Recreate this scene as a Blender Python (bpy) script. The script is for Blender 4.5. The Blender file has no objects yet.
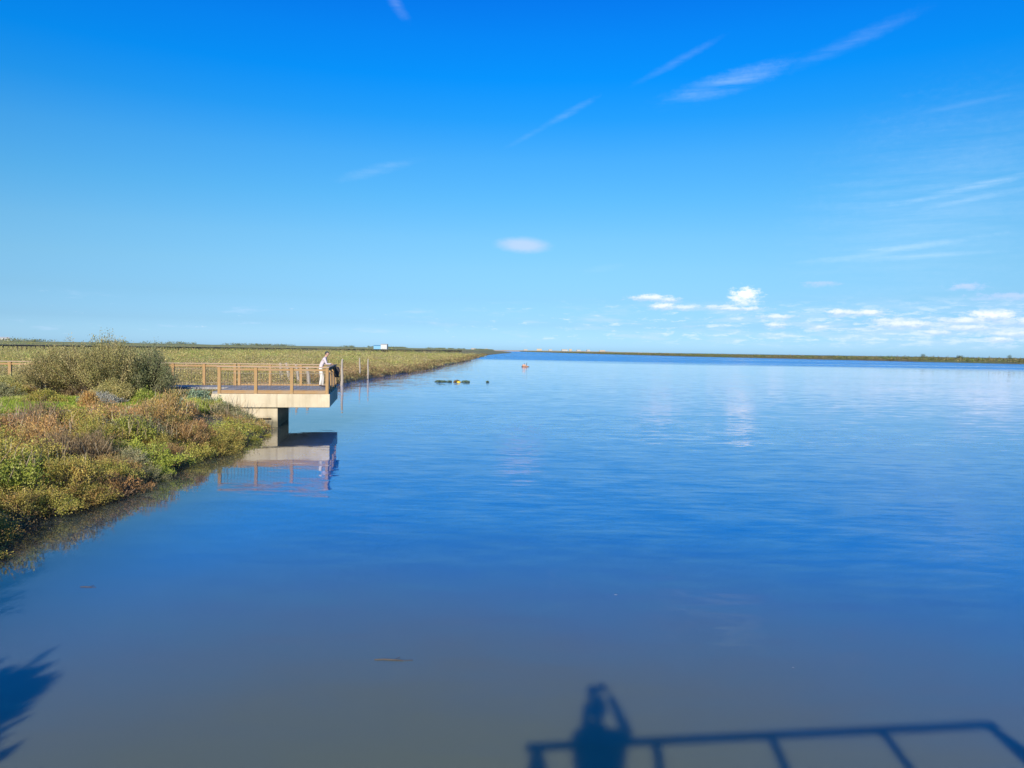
import bpy, bmesh, math, random
import numpy as np
from mathutils import Vector, Matrix, Quaternion
R = math.radians
random.seed(7); rng = np.random.default_rng(7)
scene = bpy.context.scene
COL = scene.collection

# ------------------------------------------------------------------ camera
EYE = 3.4
SUN_EL, SUN_AZ = 24.5, 6.8        # light travels towards +Y, 6.8 deg to the right
cam_d = bpy.data.cameras.new('camera'); cam = bpy.data.objects.new('camera', cam_d); COL.objects.link(cam)
cam_d.sensor_width = 36; cam_d.lens = 36 * 745 / 1024
cam_d.clip_start = .05; cam_d.clip_end = 60000
roll = math.atan(.0145)
m = Matrix.Rotation(R(90 - 2.567), 4, 'X') @ Matrix.Rotation(roll, 4, 'Z')
cam.matrix_world = Matrix.Translation((0, 0, EYE)) @ m
scene.camera = cam
scene.view_settings.view_transform = 'Standard'; scene.view_settings.look = 'None'
scene.view_settings.exposure = 0.5; scene.view_settings.gamma = 1
scene.cycles.max_bounces = 6; scene.cycles.transparent_max_bounces = 8

# ------------------------------------------------------------------ node helpers
class NT:
    def __init__(s, tree): s.t = tree; s.n = tree.nodes; s.l = tree.links
    def node(s, typ, **kw):
        n = s.n.new(typ)
        for k, v in kw.items(): setattr(n, k, v)
        return n
    def put(s, sock, v):
        if isinstance(v, bpy.types.NodeSocket): s.l.new(v, sock)
        elif v is not None: sock.default_value = v
    def math(s, op, a, b=None, c=None, clamp=False):
        n = s.node('ShaderNodeMath', operation=op, use_clamp=clamp)
        s.put(n.inputs[0], a)
        if b is not None: s.put(n.inputs[1], b)
        if c is not None: s.put(n.inputs[2], c)
        return n.outputs[0]
    def vmath(s, op, a, b=None):
        n = s.node('ShaderNodeVectorMath', operation=op)
        s.put(n.inputs[0], a)
        if b is not None: s.put(n.inputs[1], b)
        return n.outputs[0]
    def rng(s, v, a, b, c=0., d=1., smooth=False):
        n = s.node('ShaderNodeMapRange', interpolation_type='SMOOTHSTEP' if smooth else 'LINEAR')
        s.put(n.inputs[0], v)
        for i, q in enumerate((a, b, c, d)): s.put(n.inputs[i+1], q)
        return n.outputs[0]
    def mix(s, f, a, b, blend='MIX'):
        n = s.node('ShaderNodeMix', data_type='RGBA', blend_type=blend)
        s.put(n.inputs[0], f); s.put(n.inputs[6], c4(a)); s.put(n.inputs[7], c4(b))
        return n.outputs[2]
    def noise(s, vec, scale, detail=3, rough=.5, dim='3D', dist=0):
        n = s.node('ShaderNodeTexNoise', noise_dimensions=dim)
        if vec is not None: s.l.new(vec, n.inputs['Vector'])
        n.inputs['Scale'].default_value = scale; n.inputs['Detail'].default_value = detail
        n.inputs['Roughness'].default_value = rough; n.inputs['Distortion'].default_value = dist
        return n
    def ramp(s, f, stops, interp='LINEAR'):
        n = s.node('ShaderNodeValToRGB'); s.put(n.inputs[0], f)
        cr = n.color_ramp; cr.interpolation = interp
        while len(cr.elements) < len(stops): cr.elements.new(1.)
        for e, (p, c) in zip(cr.elements, stops): e.position = p; e.color = c4(c)
        return n.outputs[0]
    def scale(s, vec, xyz, loc=(0, 0, 0), rot=(0, 0, 0)):
        n = s.node('ShaderNodeMapping'); s.l.new(vec, n.inputs[0])
        n.inputs['Scale'].default_value = xyz; n.inputs['Location'].default_value = loc
        n.inputs['Rotation'].default_value = rot
        return n.outputs[0]
def c4(c):
    if isinstance(c, (tuple, list)) and len(c) == 3: return (*c, 1.)
    return c

# ------------------------------------------------------------------ world: sky and clouds
CAL = False
world = bpy.data.worlds.new('World'); scene.world = world; world.use_nodes = True
w = NT(world.node_tree); w.n.clear()
out = w.node('ShaderNodeOutputWorld'); bg = w.node('ShaderNodeBackground')
w.l.new(bg.outputs[0], out.inputs[0]); bg.inputs['Strength'].default_value = .10
sky = w.node('ShaderNodeTexSky', sky_type='NISHITA'); sky.sun_disc = False
sky.sun_elevation = R(SUN_EL); sky.sun_rotation = R(180 + SUN_AZ)
sky.air_density = 1.0; sky.dust_density = .6; sky.ozone_density = 1.5
geo = w.node('ShaderNodeTexCoord'); gen = geo.outputs['Generated']
sep = w.node('ShaderNodeSeparateXYZ'); w.l.new(gen, sep.inputs[0])
el = w.math('MULTIPLY', w.math('ARCSINE', sep.outputs[2]), 57.2958)
az = w.math('MULTIPLY', w.math('ARCTAN2', sep.outputs[0], sep.outputs[1]), 57.2958)
# colour of this clear, polarised winter sky against the physical model, by elevation (0..45 degrees)
TINT = [(0.0095, (0.317, 0.495, 0.928)), (0.0436, (0.235, 0.366, 0.656)), (0.0859, (0.227, 0.347, 0.536)), (0.1363, (0.244, 0.378, 0.511)), (0.186, (0.234, 0.403, 0.525)), (0.2512, (0.171, 0.417, 0.568)), (0.3148, (0.104, 0.419, 0.628)), (0.3765, (0.034, 0.397, 0.702)), (0.4362, (0.006, 0.386, 0.782)), (0.4937, (0.006, 0.364, 0.817)), (0.5489, (0.006, 0.322, 0.823)), (1.0, (0.006, 0.322, 0.823))]
#TINT#
TINT = [(p, (c[0]*(.86 if p < .3 else 1.), c[1]*(1.0 if p < .3 else 1.), min(1., c[2]*1.03))) for p, c in TINT]
tint = w.ramp(w.math('DIVIDE', el, 45.), TINT)
skyc = w.mix(1., sky.outputs[0], tint, 'MULTIPLY')
skyc = w.mix(1., skyc, (1.68, 1.68, 1.68), 'MULTIPLY')
comb = w.node('ShaderNodeCombineXYZ'); w.l.new(az, comb.inputs[0]); w.l.new(el, comb.inputs[1]); ae = comb.outputs[0]
def blob(a0, e0, ra, re, rot=0, soft=(1., .2), rag=.5):
    """soft ellipse in azimuth / elevation with a ragged edge"""
    v = w.scale(w.vmath('SUBTRACT', ae, (a0, e0, 0)), (1, 1, 1), rot=(0, 0, R(-rot)))
    v = w.scale(v, (1/ra, 1/re, 0))
    ln = w.node('ShaderNodeVectorMath', operation='LENGTH'); w.l.new(v, ln.inputs[0])
    d = w.math('MULTIPLY_ADD', w.math('SUBTRACT', ragn, .5), rag * 2, ln.outputs[1])
    return w.rng(d, soft[0], soft[1], 0, 1, True)
ragn = w.noise(w.scale(ae, (.8, 1.5, 1)), 1.9, 7, .65).outputs[0]
def addm(ms):
    r = ms[0]
    for q in ms[1:]: r = w.math('MAXIMUM', r, q)
    return r
# cirrus and old contrails: long thin streaks
stre = w.noise(w.scale(ae, (.09, 1.1, 1), rot=(0, 0, R(-12))), 1.3, 5, .6).outputs[0]
cir = []
for a0, e0, ra, re, rot, k in [(15.4, 18.9, 4.8, .5, 12, .36), (23.5, 20.6, 4.6, .35, 16, .13), (-10.4, 13.1, 3.0, .28, 16, .22),
                            (3.9, 17.4, 2.3, .2, 26, .2), (12, 20.6, 3.2, .2, 23, .14), (-9.0, 24.0, 1.2, .3, -45, .2), (1, 15.9, 2.0, .15, 26, .1),
                            (27.0, 7.2, 7.0, .26, 7, .62), (28.0, 6.7, 6.4, .22, 1, .45), (30.6, 10.8, 5.7, .26, 9.5, .62), (30.9, 10.1, 5.5, .22, 8, .42),
                            (30.5, 16.0, 4.0, .22, 5, .1), (29, 9.5, 9, 4.5, 22, .2), (6.9, 6.3, 1.6, .2, 8, .16)]:
    b = blob(a0, e0, ra*1.15, re*1.7, rot, (1.15, -.25), .4)
    cir.append(w.math('MULTIPLY', w.math('MULTIPLY', b, w.rng(stre, .3, .62)), k * .8))
cirm = addm(cir)
skyc = w.mix(cirm, skyc, (5.6, 7.0, 8.4))
# cumulus: dim blue bases, bright tops
def cumul(lst, hi, lo):
    global skyc
    top = []; body = []
    for a0, e0, ra, re, k in lst:
        body.append(w.math('MULTIPLY', blob(a0, e0, ra, re*1.1, 0, (1.1, .1), 1.15), k))
        top.append(w.math('MULTIPLY', blob(a0, e0 + re*.33, ra*.86, re*.75, 0, (1.05, .0), 1.2), k))
    skyc = w.mix(addm(body), skyc, lo); skyc = w.mix(addm(top), skyc, hi)
# low broken layer near the horizon, denser to the right
lay = w.noise(w.scale(ae, (.16, .95, 1)), 1.35, 7, .6).outputs[0]
amt = w.math('MULTIPLY', w.rng(el, .3, 1.2, 0, 1, True), w.rng(el, 2.4, 4.4, 1, 0, True))
azr = w.rng(az, -14, 30, -.06, .12)
lm = w.rng(w.math('ADD', lay, azr), .50, .70, 0, 1, True)
skyc = w.mix(w.math('MULTIPLY', w.math('MULTIPLY', lm, amt), .4), skyc, (4.6, 5.9, 7.9))
lm2 = w.rng(w.math('ADD', w.noise(w.scale(ae, (.3, 1.3, 1), (3, .2, 0)), 2.2, 7, .65).outputs[0], azr), .57, .74, 0, 1, True)
skyc = w.mix(w.math('MULTIPLY', w.math('MULTIPLY', lm2, amt), .5), skyc, (6.6, 7.3, 8.3))
skyc = w.mix(w.math('MULTIPLY', blob(.7, 8.0, 2.5, .72, -2, (1.05, .25), .16), .75), skyc, (4.3, 5.3, 7.7))
PUFFS = [(10.4, 4.1, 1.77, 0.38, 0.8), (11.7, 3.95, 1.06, 0.34, 0.75), (11.3, 3.43, 1.24, 0.38, 0.85), (12.9, 3.36, 1.95, 0.29, 0.6), (15.5, 3.43, 1.42, 0.24, 0.55), (16.7, 3.29, 2.12, 0.21, 0.7), (19.4, 2.7, 1.59, 0.29, 0.65), (19.3, 2.05, 0.8, 0.34, 0.7), (22.2, 1.92, 0.71, 0.29, 0.55), (23.7, 2.97, 1.24, 0.38, 0.8), (25.4, 2.95, 1.59, 0.34, 0.8), (27.1, 2.12, 1.42, 0.38, 0.7), (28.1, 2.12, 1.42, 0.43, 0.8), (26.5, 2.4, 1.24, 0.29, 0.6), (29.5, 1.58, 1.06, 0.29, 0.6), (31.2, 2.37, 1.59, 0.43, 0.7), (32.5, 2.61, 1.77, 0.53, 0.95), (33.2, 2.73, 1.06, 0.38, 0.9), (31.5, 1.91, 1.95, 0.29, 0.6), (33.1, 1.13, 0.88, 0.29, 0.75), (33.8, 1.46, 1.42, 0.34, 0.6), (34.7, 2.27, 1.59, 0.48, 0.7)]
PUFFS = [(a, e, x*1.15, y*.85, k) for a, e, x, y, k in PUFFS]
cumul(PUFFS, (7.4, 7.8, 8.4), (4.3, 5.5, 7.9))
cumul([(17.2, 4.1, 1.35, .8, .95)], (8.3, 8.4, 8.6), (6., 6.9, 8.4))
cumul([(22.3, 5.0, 1.6, .22, .4), (31.2, 4.6, 1.3, .28, .6), (34, 3.9, 3, .3, .5)], (4.1, 5.3, 7.8), (4.1, 5.2, 7.7))
w.l.new(skyc, bg.inputs['Color'])

sun_d = bpy.data.lights.new('sun', 'SUN'); sun_d.energy = 4.9; sun_d.angle = R(.6); sun_d.color = (1., .90, .75)
sun = bpy.data.objects.new('sun', sun_d); COL.objects.link(sun)
ldir = Vector((math.sin(R(SUN_AZ))*math.cos(R(SUN_EL)), math.cos(R(SUN_AZ))*math.cos(R(SUN_EL)), -math.sin(R(SUN_EL))))
sun.rotation_euler = ldir.to_track_quat('-Z', 'Y').to_euler()
sun.location = (-4, -30, 30)

# ------------------------------------------------------------------ materials
def mat(name):
    mm = bpy.data.materials.new(name); mm.use_nodes = True
    t = NT(mm.node_tree); p = t.n['Principled BSDF']
    return mm, t, p
def objco(t): return t.node('ShaderNodeTexCoord').outputs['Object']
def geopos(t): return t.node('ShaderNodeNewGeometry').outputs['Position']
def simple(name, c, rough=.7, var=.25, scale=8., bump=.0, c2=None, metal=0.):
    mm, t, p = mat(name); n = t.noise(objco(t), scale, 5, .6)
    a = c; b = c2 or tuple(x*(1-var) for x in c)
    t.l.new(t.mix(t.rng(n.outputs[0], .3, .7), a, b), p.inputs['Base Color'])
    p.inputs['Roughness'].default_value = rough; p.inputs['Metallic'].default_value = metal
    if bump:
        bn = t.node('ShaderNodeBump'); bn.inputs['Distance'].default_value = bump; t.l.new(n.outputs[0], bn.inputs['Height'])
        t.l.new(bn.outputs[0], p.inputs['Normal'])
    return mm
def wood(name, c, c2, along='X'):
    mm, t, p = mat(name)
    sc = {'X': (1, 22, 22), 'Y': (22, 1, 22), 'Z': (22, 22, 1)}[along]
    n = t.noise(t.scale(objco(t), sc), 1.6, 5, .65); n2 = t.noise(objco(t), 1.3, 3)
    col = t.mix(t.rng(n.outputs[0], .3, .7), c, c2)
    col = t.mix(t.math('MULTIPLY', t.rng(n2.outputs[0], .45, .75), .5), col, (.28, .23, .18))
    t.l.new(col, p.inputs['Base Color']); p.inputs['Roughness'].default_value = .75
    bn = t.node('ShaderNodeBump'); bn.inputs['Distance'].default_value = .004; t.l.new(n.outputs[0], bn.inputs['Height'])
    t.l.new(bn.outputs[0], p.inputs['Normal'])
    return mm
M = {}
M['wood'] = wood('warm_timber', (.36, .215, .085), (.23, .13, .05))
M['woodz'] = wood('warm_timber_posts', (.39, .235, .09), (.25, .145, .055), 'Z')
M['rail'] = wood('weathered_handrail', (.40, .29, .19), (.29, .19, .12))
M['greywood'] = wood('grey_stake_timber', (.40, .35, .29), (.22, .18, .14), 'Z')
M['darkwood'] = wood('dark_timber', (.075, .06, .05), (.04, .03, .025))
M['steel'] = simple('weathered_steel_rod', (.22, .18, .14), .5, metal=.3)
M['white'] = simple('white_render', (.45, .46, .46), .7, .08, .5)
M['rooftile'] = simple('terracotta_roof', (.42, .2, .12), .8, .3, 1.)
M['bluepaint'] = simple('blue_panel', (.12, .32, .50), .5, .1, .5)
M['glassdark'] = simple('dark_window', (.03, .04, .05), .2, .1)
M['tan'] = simple('tan_wall', (.5, .4, .28), .8, .15, .3)
# concrete
mm, t, p = mat('board_marked_concrete'); oc = objco(t)
n1 = t.noise(oc, 1.1, 6, .6); n2 = t.noise(t.scale(oc, (6, 6, .7)), 1.2, 5, .6)
c = t.mix(t.rng(n1.outputs[0], .35, .7), (.54, .46, .32), (.42, .35, .23))
c = t.mix(t.math('MULTIPLY', t.rng(n2.outputs[0], .48, .74), .55), c, (.30, .24, .16))
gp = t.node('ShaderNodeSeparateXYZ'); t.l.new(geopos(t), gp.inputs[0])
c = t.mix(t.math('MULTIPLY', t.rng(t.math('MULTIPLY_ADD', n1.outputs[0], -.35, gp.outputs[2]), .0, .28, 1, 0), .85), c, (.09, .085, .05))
lx_ = t.node('ShaderNodeSeparateXYZ'); t.l.new(oc, lx_.inputs[0])
c = t.mix(t.rng(t.math('ABSOLUTE', t.math('ADD', lx_.outputs[0], 2.06)), .0, .03, .5, 0), c, (.2, .15, .09))
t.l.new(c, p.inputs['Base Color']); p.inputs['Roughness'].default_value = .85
bn = t.node('ShaderNodeBump'); bn.inputs['Distance'].default_value = .01; t.l.new(n1.outputs[0], bn.inputs['Height']); t.l.new(bn.outputs[0], p.inputs['Normal'])
M['concrete'] = mm
# deck planks (grey, running across)
mm, t, p = mat('grey_deck_planks'); oc = objco(t)
sp = t.node('ShaderNodeSeparateXYZ'); t.l.new(oc, sp.inputs[0])
fr = t.math('FRACT', t.math('MULTIPLY', sp.outputs[0], 1/.14))
gap = t.rng(fr, .0, .09, 1, 0)
bd = t.math('FLOOR', t.math('MULTIPLY', sp.outputs[0], 1/.14))
wn = t.node('ShaderNodeTexWhiteNoise', noise_dimensions='1D'); t.l.new(bd, wn.inputs['W'])
n = t.noise(t.scale(oc, (20, 1.2, 1)), 1.5, 4)
c = t.mix(wn.outputs[0], (.19, .18, .17), (.29, .275, .26)); c = t.mix(t.math('MULTIPLY', n.outputs[0], .4), c, (.14, .13, .13))
c = t.mix(gap, c, (.02, .02, .02)); t.l.new(c, p.inputs['Base Color']); p.inputs['Roughness'].default_value = .6
M['deck'] = mm
# foliage: colour attribute per leaf, with a slight shift per plant
def foliage(name, trans=.32, rough=.55):
    mm, t, p = mat(name)
    a = t.node('ShaderNodeAttribute'); a.attribute_name = 'Col'
    oi = t.node('ShaderNodeObjectInfo'); hs = t.node('ShaderNodeHueSaturation')
    t.l.new(t.rng(oi.outputs['Random'], 0, 1, .485, .515), hs.inputs['Hue'])
    t.l.new(t.rng(t.math('FRACT', t.math('MULTIPLY', oi.outputs['Random'], 7.3)), 0, 1, .8, 1.2), hs.inputs['Value'])
    t.l.new(a.outputs['Color'], hs.inputs['Color'])
    t.l.new(hs.outputs[0], p.inputs['Base Color']); p.inputs['Roughness'].default_value = rough
    p.inputs['Specular IOR Level'].default_value = .25
    tr = t.node('ShaderNodeBsdfTranslucent'); t.l.new(hs.outputs[0], tr.inputs[0])
    mx = t.node('ShaderNodeMixShader'); mx.inputs[0].default_value = trans
    t.l.new(p.outputs[0], mx.inputs[1]); t.l.new(tr.outputs[0], mx.inputs[2])
    t.l.new(mx.outputs[0], t.n['Material Output'].inputs['Surface'])
    return mm
M['leaf'] = foliage('leaf')
# water
mm, t, p = mat('estuary_water'); pos = geopos(t)
sp = t.node('ShaderNodeSeparateXYZ'); t.l.new(pos, sp.inputs[0])
X, Y = sp.outputs[0], sp.outputs[1]
# wind-ruffled lane beyond the calm: its edge runs obliquely to the right
edge_n = t.noise(t.scale(pos, (.0022, .011, 0)), 1., 4, .6).outputs[0]
edge = t.math('ADD', t.math('MULTIPLY_ADD', X, .60, Y), t.math('MULTIPLY', t.math('SUBTRACT', edge_n, .5), 260))
ruf = t.rng(edge, 215, 330, 0, 1, True)
streak = t.noise(t.scale(pos, (.004, .03, 0), (2.1, 5, 0)), 1., 4, .6).outputs[0]
ruf = t.math('MULTIPLY', ruf, t.rng(streak, .34, .5, .45, 1))
ripn = t.noise(t.scale(pos, (.02, .05, 0)), 1., 3).outputs[0]
patch = t.rng(ripn, .38, .62, .45, 1.25)
def slope(vecscale, sc, det, amp, rot=0.):
    n = t.noise(t.scale(pos, vecscale, rot=(0, 0, R(rot))), sc, det, .55)
    v = t.vmath('SUBTRACT', n.outputs['Color'], (.5, .5, .5))
    s = t.node('ShaderNodeVectorMath', operation='SCALE'); t.l.new(v, s.inputs[0]); t.put(s.inputs['Scale'], amp)
    return s.outputs[0]
a1 = t.math('MULTIPLY', patch, .13); 
s1 = slope((1.0, 3.6, 0), 1.15, 5, a1, 7); s2 = slope((.4, 1.3, 0), .9, 3, .055, -5)
s3 = slope((.9, 1.6, 0), 2.2, 3, t.math('MULTIPLY', ruf, 2.2), 5)
s = t.vmath('ADD', t.vmath('ADD', s1, s2), s3)
lee = t.math('MAXIMUM', t.rng(X, -8.5, -1.5, .32, 1, True), t.rng(Y, 34, 60, 0, 1))      # sheltered beside the bank
lv = t.node('ShaderNodeVectorMath', operation='SCALE'); t.l.new(s, lv.inputs[0]); t.put(lv.inputs['Scale'], lee); s = lv.outputs[0]
s = t.vmath('MULTIPLY', s, (.45, 1., 0)); s = t.vmath('ADD', s, (0, 0, 1)); s = t.vmath('NORMALIZE', s)
t.l.new(s, p.inputs['Normal'])
# silt in the shallows beside the landing, clearer and deeper further out
dn = t.noise(t.scale(pos, (.16, .16, 0)), 1., 3).outputs[0]
dist = t.math('SQRT', t.math('ADD', t.math('POWER', t.math('MULTIPLY', t.math('ADD', X, .5), 1.0), 2), t.math('POWER', Y, 2)))
silt = t.rng(t.math('ADD', dist, t.math('MULTIPLY', t.math('SUBTRACT', dn, .5), 3)), 5.8, 16, 1, 0, True)
c = t.mix(ruf, (.002, .105, .36), (.002, .16, .47)); c = t.mix(silt, c, (.108, .122, .072))
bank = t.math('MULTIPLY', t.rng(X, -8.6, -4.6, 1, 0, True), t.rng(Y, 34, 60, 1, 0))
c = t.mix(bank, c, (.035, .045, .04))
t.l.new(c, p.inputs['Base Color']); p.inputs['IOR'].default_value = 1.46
p.subsurface_method = 'BURLEY' if hasattr(p, 'subsurface_method') else p.subsurface_method
p.inputs['Subsurface Weight'].default_value = 1.; p.inputs['Subsurface Radius'].default_value = (1, 1, 1); p.inputs['Subsurface Scale'].default_value = .16
t.l.new(t.rng(ruf, 0, 1, .03, .22), p.inputs['Roughness'])
M['water'] = mm
# marsh ground
mm, t, p = mat('marsh_earth'); pos = geopos(t)
n1 = t.noise(t.scale(pos, (.05, .05, 0)), 1., 5, .6).outputs[0]; n2 = t.noise(pos, 1.2, 5, .65).outputs[0]; n3 = t.noise(t.scale(pos, (.012, .012, 0), (4, 1, 0)), 1., 5, .6).outputs[0]
c = t.mix(t.rng(n1, .35, .62), (.19, .15, .07), (.15, .15, .055)); c = t.mix(t.rng(n3, .5, .6), c, (.13, .17, .045))
c = t.mix(t.math('MULTIPLY', t.rng(n2, .4, .7), .6), c, (.10, .075, .04))
sp = t.node('ShaderNodeSeparateXYZ'); t.l.new(pos, sp.inputs[0])
c = t.mix(t.rng(sp.outputs[2], .02, .28, 1, 0), c, (.085, .065, .04))
c = t.mix(t.rng(sp.outputs[2], 2.2, 3.4), c, (.21, .22, .085))
t.l.new(c, p.inputs['Base Color']); p.inputs['Roughness'].default_value = .95
bn = t.node('ShaderNodeBump'); bn.inputs['Distance'].default_value = .08; t.l.new(n2, bn.inputs['Height']); t.l.new(bn.outputs[0], p.inputs['Normal'])
M['ground'] = mm
M['sand'] = simple('pale_sandy_path', (.50, .40, .26), .95, .25, 3., .01)
M['dune'] = simple('pale_far_sand', (.52, .42, .30), .95, .3, .01)

# ------------------------------------------------------------------ object helpers
def tag(o, label=None, cat=None, group=None, kind=None):
    if label: o['label'] = label
    if cat: o['category'] = cat
    if group: o['group'] = group
    if kind: o['kind'] = kind
    return o
def empty(name, loc=(0, 0, 0), rz=0):
    o = bpy.data.objects.new(name, None); COL.objects.link(o); o.location = loc; o.rotation_euler = (0, 0, rz); o.empty_display_size = .2
    return o
def link(name, me, parent=None, loc=(0, 0, 0), rot=(0, 0, 0)):
    o = bpy.data.objects.new(name, me); COL.objects.link(o); o.parent = parent; o.location = loc; o.rotation_euler = rot
    return o
class MB:
    def __init__(s): s.b = bmesh.new()
    def box(s, x0, x1, y0, y1, z0, z1, bev=0., mi=0, M4=None):
        r = bmesh.ops.create_cube(s.b, size=1)
        vs = r['verts']
        T = Matrix.Translation(((x0+x1)/2, (y0+y1)/2, (z0+z1)/2)) @ Matrix.Diagonal((abs(x1-x0), abs(y1-y0), abs(z1-z0), 1))
        bmesh.ops.transform(s.b, matrix=(M4 @ T) if M4 else T, verts=vs)
        fs = {f for v in vs for f in v.link_faces}
        for f in fs: f.material_index = mi
        if bev:
            es = list({e for v in vs for e in v.link_edges})
            bmesh.ops.bevel(s.b, geom=es, offset=bev, segments=1, affect='EDGES', clamp_overlap=True)
    def tube(s, a, b, r0, r1=None, seg=8, mi=0, cap=True):
        a = Vector(a); b = Vector(b); r1 = r0 if r1 is None else r1
        d = b - a; L = d.length
        r = bmesh.ops.create_cone(s.b, cap_ends=cap, segments=seg, radius1=r0, radius2=r1, depth=L)
        T = Matrix.Translation((a+b)/2) @ d.to_track_quat('Z', 'Y').to_matrix().to_4x4()
        bmesh.ops.transform(s.b, matrix=T, verts=r['verts'])
        for f in {f for v in r['verts'] for f in v.link_faces}: f.material_index = mi
    def mesh(s, name, mats, smooth=False):
        me = bpy.data.meshes.new(name); s.b.to_mesh(me); s.b.free()
        for q in (mats if isinstance(mats, (list, tuple)) else [mats]): me.materials.append(q)
        if smooth: me.polygons.foreach_set('use_smooth', [True]*len(me.polygons))
        return me
    def build(s, name, mats, parent=None, **kw):
        sm = kw.pop('smooth', False)
        return link(name, s.mesh(name, mats, sm), parent, **kw)
def quads_mesh(name, V, C, material):
    """V: (n,4,3) leaf quads, C: (n,3) colours"""
    n = len(V); me = bpy.data.meshes.new(name)
    me.vertices.add(n*4); me.vertices.foreach_set('co', V.reshape(-1).astype(np.float32))
    me.loops.add(n*4); me.loops.foreach_set('vertex_index', np.arange(n*4, dtype=np.int32))
    me.polygons.add(n); me.polygons.foreach_set('loop_start', np.arange(0, n*4, 4, dtype=np.int32))
    me.update(calc_edges=True)
    at = me.color_attributes.new('Col', 'FLOAT_COLOR', 'POINT')
    cc = np.ones((n, 4, 4), np.float32); cc[:, :, :3] = C[:, None, :]
    at.data.foreach_set('color', cc.reshape(-1)); me.materials.append(material)
    return me
def leaves(P, D, L, W):
    """leaf diamonds at points P along directions D"""
    n = len(P); D = D/np.linalg.norm(D, axis=1, keepdims=True)
    r = rng.normal(size=(n, 3)); S = np.cross(D, r); S /= np.linalg.norm(S, axis=1, keepdims=True)+1e-9
    L = np.broadcast_to(L, (n,))[:, None]; W = np.broadcast_to(W, (n,))[:, None]
    V = np.stack([P, P + D*L*.45 + S*W*.5, P + D*L, P + D*L*.5 - S*W*.5], 1)
    return V
GAIN = 1.
def pick(pal, n, jit=.18):
    cols = np.array([c for c, _ in pal])*GAIN; pr = np.array([q for _, q in pal], float); pr /= pr.sum()
    C = cols[rng.choice(len(pal), n, p=pr)]
    return C * np.exp(rng.normal(0, jit, (n, 1)))

# ------------------------------------------------------------------ terrain
SHORE = np.array([(3000, -5), (60, -4.5), (12, -4), (6, -3.6), (1, -3.2), (-2.4, -1.2), (-4.6, 1.5), (-6.2, 5), (-7.9, 9), (-8.9, 12), (-9.2, 14), (-9.25, 16.5), (-9.5, 20), (-9.6, 24),
                  (-9.5, 28), (-10.05, 30.2), (-10.6, 33.5), (-12.6, 38), (-15.2, 46), (-16.6, 58), (-16.2, 72), (-16.2, 85), (-15.6, 100), (-14.3, 116), (-14.0, 135), (-15.2, 165), (-14.2, 210),
                  (-15, 300), (-16, 420), (-17, 560), (-12, 800), (0, 1100), (-10, 1700), (-40, 3000), (-80, 9000)], float)
def vnoise(x, y, s, seed=0):
    x = np.asarray(x)/s; y = np.asarray(y)/s; r = 0
    g = np.random.default_rng(seed)
    for k in range(7):
        a = g.uniform(0, 6.28); f = g.uniform(.6, 2.1); ph = g.uniform(0, 6.28)
        r = r + np.sin((x*math.cos(a)+y*math.sin(a))*f*2.2 + ph + 1.3*np.sin((x*math.sin(a)-y*math.cos(a))*f*1.3+ph*2))/f
    return r/5
def shore_dist(x, y):
    """signed distance to the shoreline, positive on land (left / behind)"""
    x = np.asarray(x, float); y = np.asarray(y, float)
    best = np.full(x.shape, 1e18); sg = np.zeros(x.shape)
    for (ax, ay), (bx, by) in zip(SHORE[:-1], SHORE[1:]):
        dx, dy = bx-ax, by-ay; L2 = dx*dx+dy*dy
        tt = np.clip(((x-ax)*dx+(y-ay)*dy)/L2, 0, 1)
        qx, qy = x-(ax+tt*dx), y-(ay+tt*dy); d2 = qx*qx+qy*qy
        cr = dx*qy - dy*qx
        up = d2 < best - 1e-9
        best = np.where(up, d2, best); sg = np.where(up, np.where(cr > 0, 1., -1.), sg)
    return np.sqrt(best)*sg + 1.1*(vnoise(x, y, 11., 50)+.5*vnoise(x, y, 4., 51))*np.clip((y-50)/25, 0, 1)*np.clip(y/150, .6, 2.)
RIDGE = np.array([(-900, 120), (-420, 300), (-275, 400), (-150, 800), (-70, 1400), (-60, 2200)], float)
def ridge_dist(x, y):
    best = np.full(np.shape(x), 1e9)
    for (ax, ay), (bx, by) in zip(RIDGE[:-1], RIDGE[1:]):
        dx, dy = bx-ax, by-ay
        tt = np.clip(((x-ax)*dx+(y-ay)*dy)/(dx*dx+dy*dy), 0, 1)
        best = np.minimum(best, np.hypot(x-ax-tt*dx, y-ay-tt*dy))
    return best
def ground_z(x, y):
    x = np.asarray(x, float); y = np.asarray(y, float); d = shore_dist(x, y)
    wob = vnoise(x, y, 3., 3)
    near = np.interp(d + wob*.25, [-400, -6, -1, 0, .25, 1.4, 4, 8, 400], [-3, -1.6, -.5, -.02, .25, .55, .85, 1.05, 1.2])
    far = np.interp(d + wob*.5, [-400, -6, -1, 0, .3, 2, 8, 30, 200], [-3, -1.6, -.5, -.02, .28, .5, .8, 1.0, 1.15])
    k = np.clip((y-31)/8, 0, 1); z = near*(1-k)+far*k
    z = z + np.where(d > 1, .07*wob + .10*vnoise(x, y, 11, 5)*np.clip((y-38)/20, 0, 1), 0)
    rd = ridge_dist(x, y); z = z + np.interp(rd, [0, 4, 12, 40], [3.8, 3.6, .5, 0])
    return z
def sinh_nodes(c, lo, hi, fine, n):
    def f(u): return c + fine*np.sinh(u)
    u0 = -np.arcsinh((c-lo)/fine); u1 = np.arcsinh((hi-c)/fine)
    return f(np.linspace(u0, u1, n))
xs = np.unique(np.concatenate([sinh_nodes(-13, -9000, 3200, 6., 300)])); ys = np.concatenate([np.linspace(-60, 8, 60)[:-1], np.linspace(8, 50, 110)[:-1], 50+(np.geomspace(1, 9000, 200)-1)])
GX, GY = np.meshgrid(xs, ys); GZ = ground_z(GX, GY)
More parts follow.
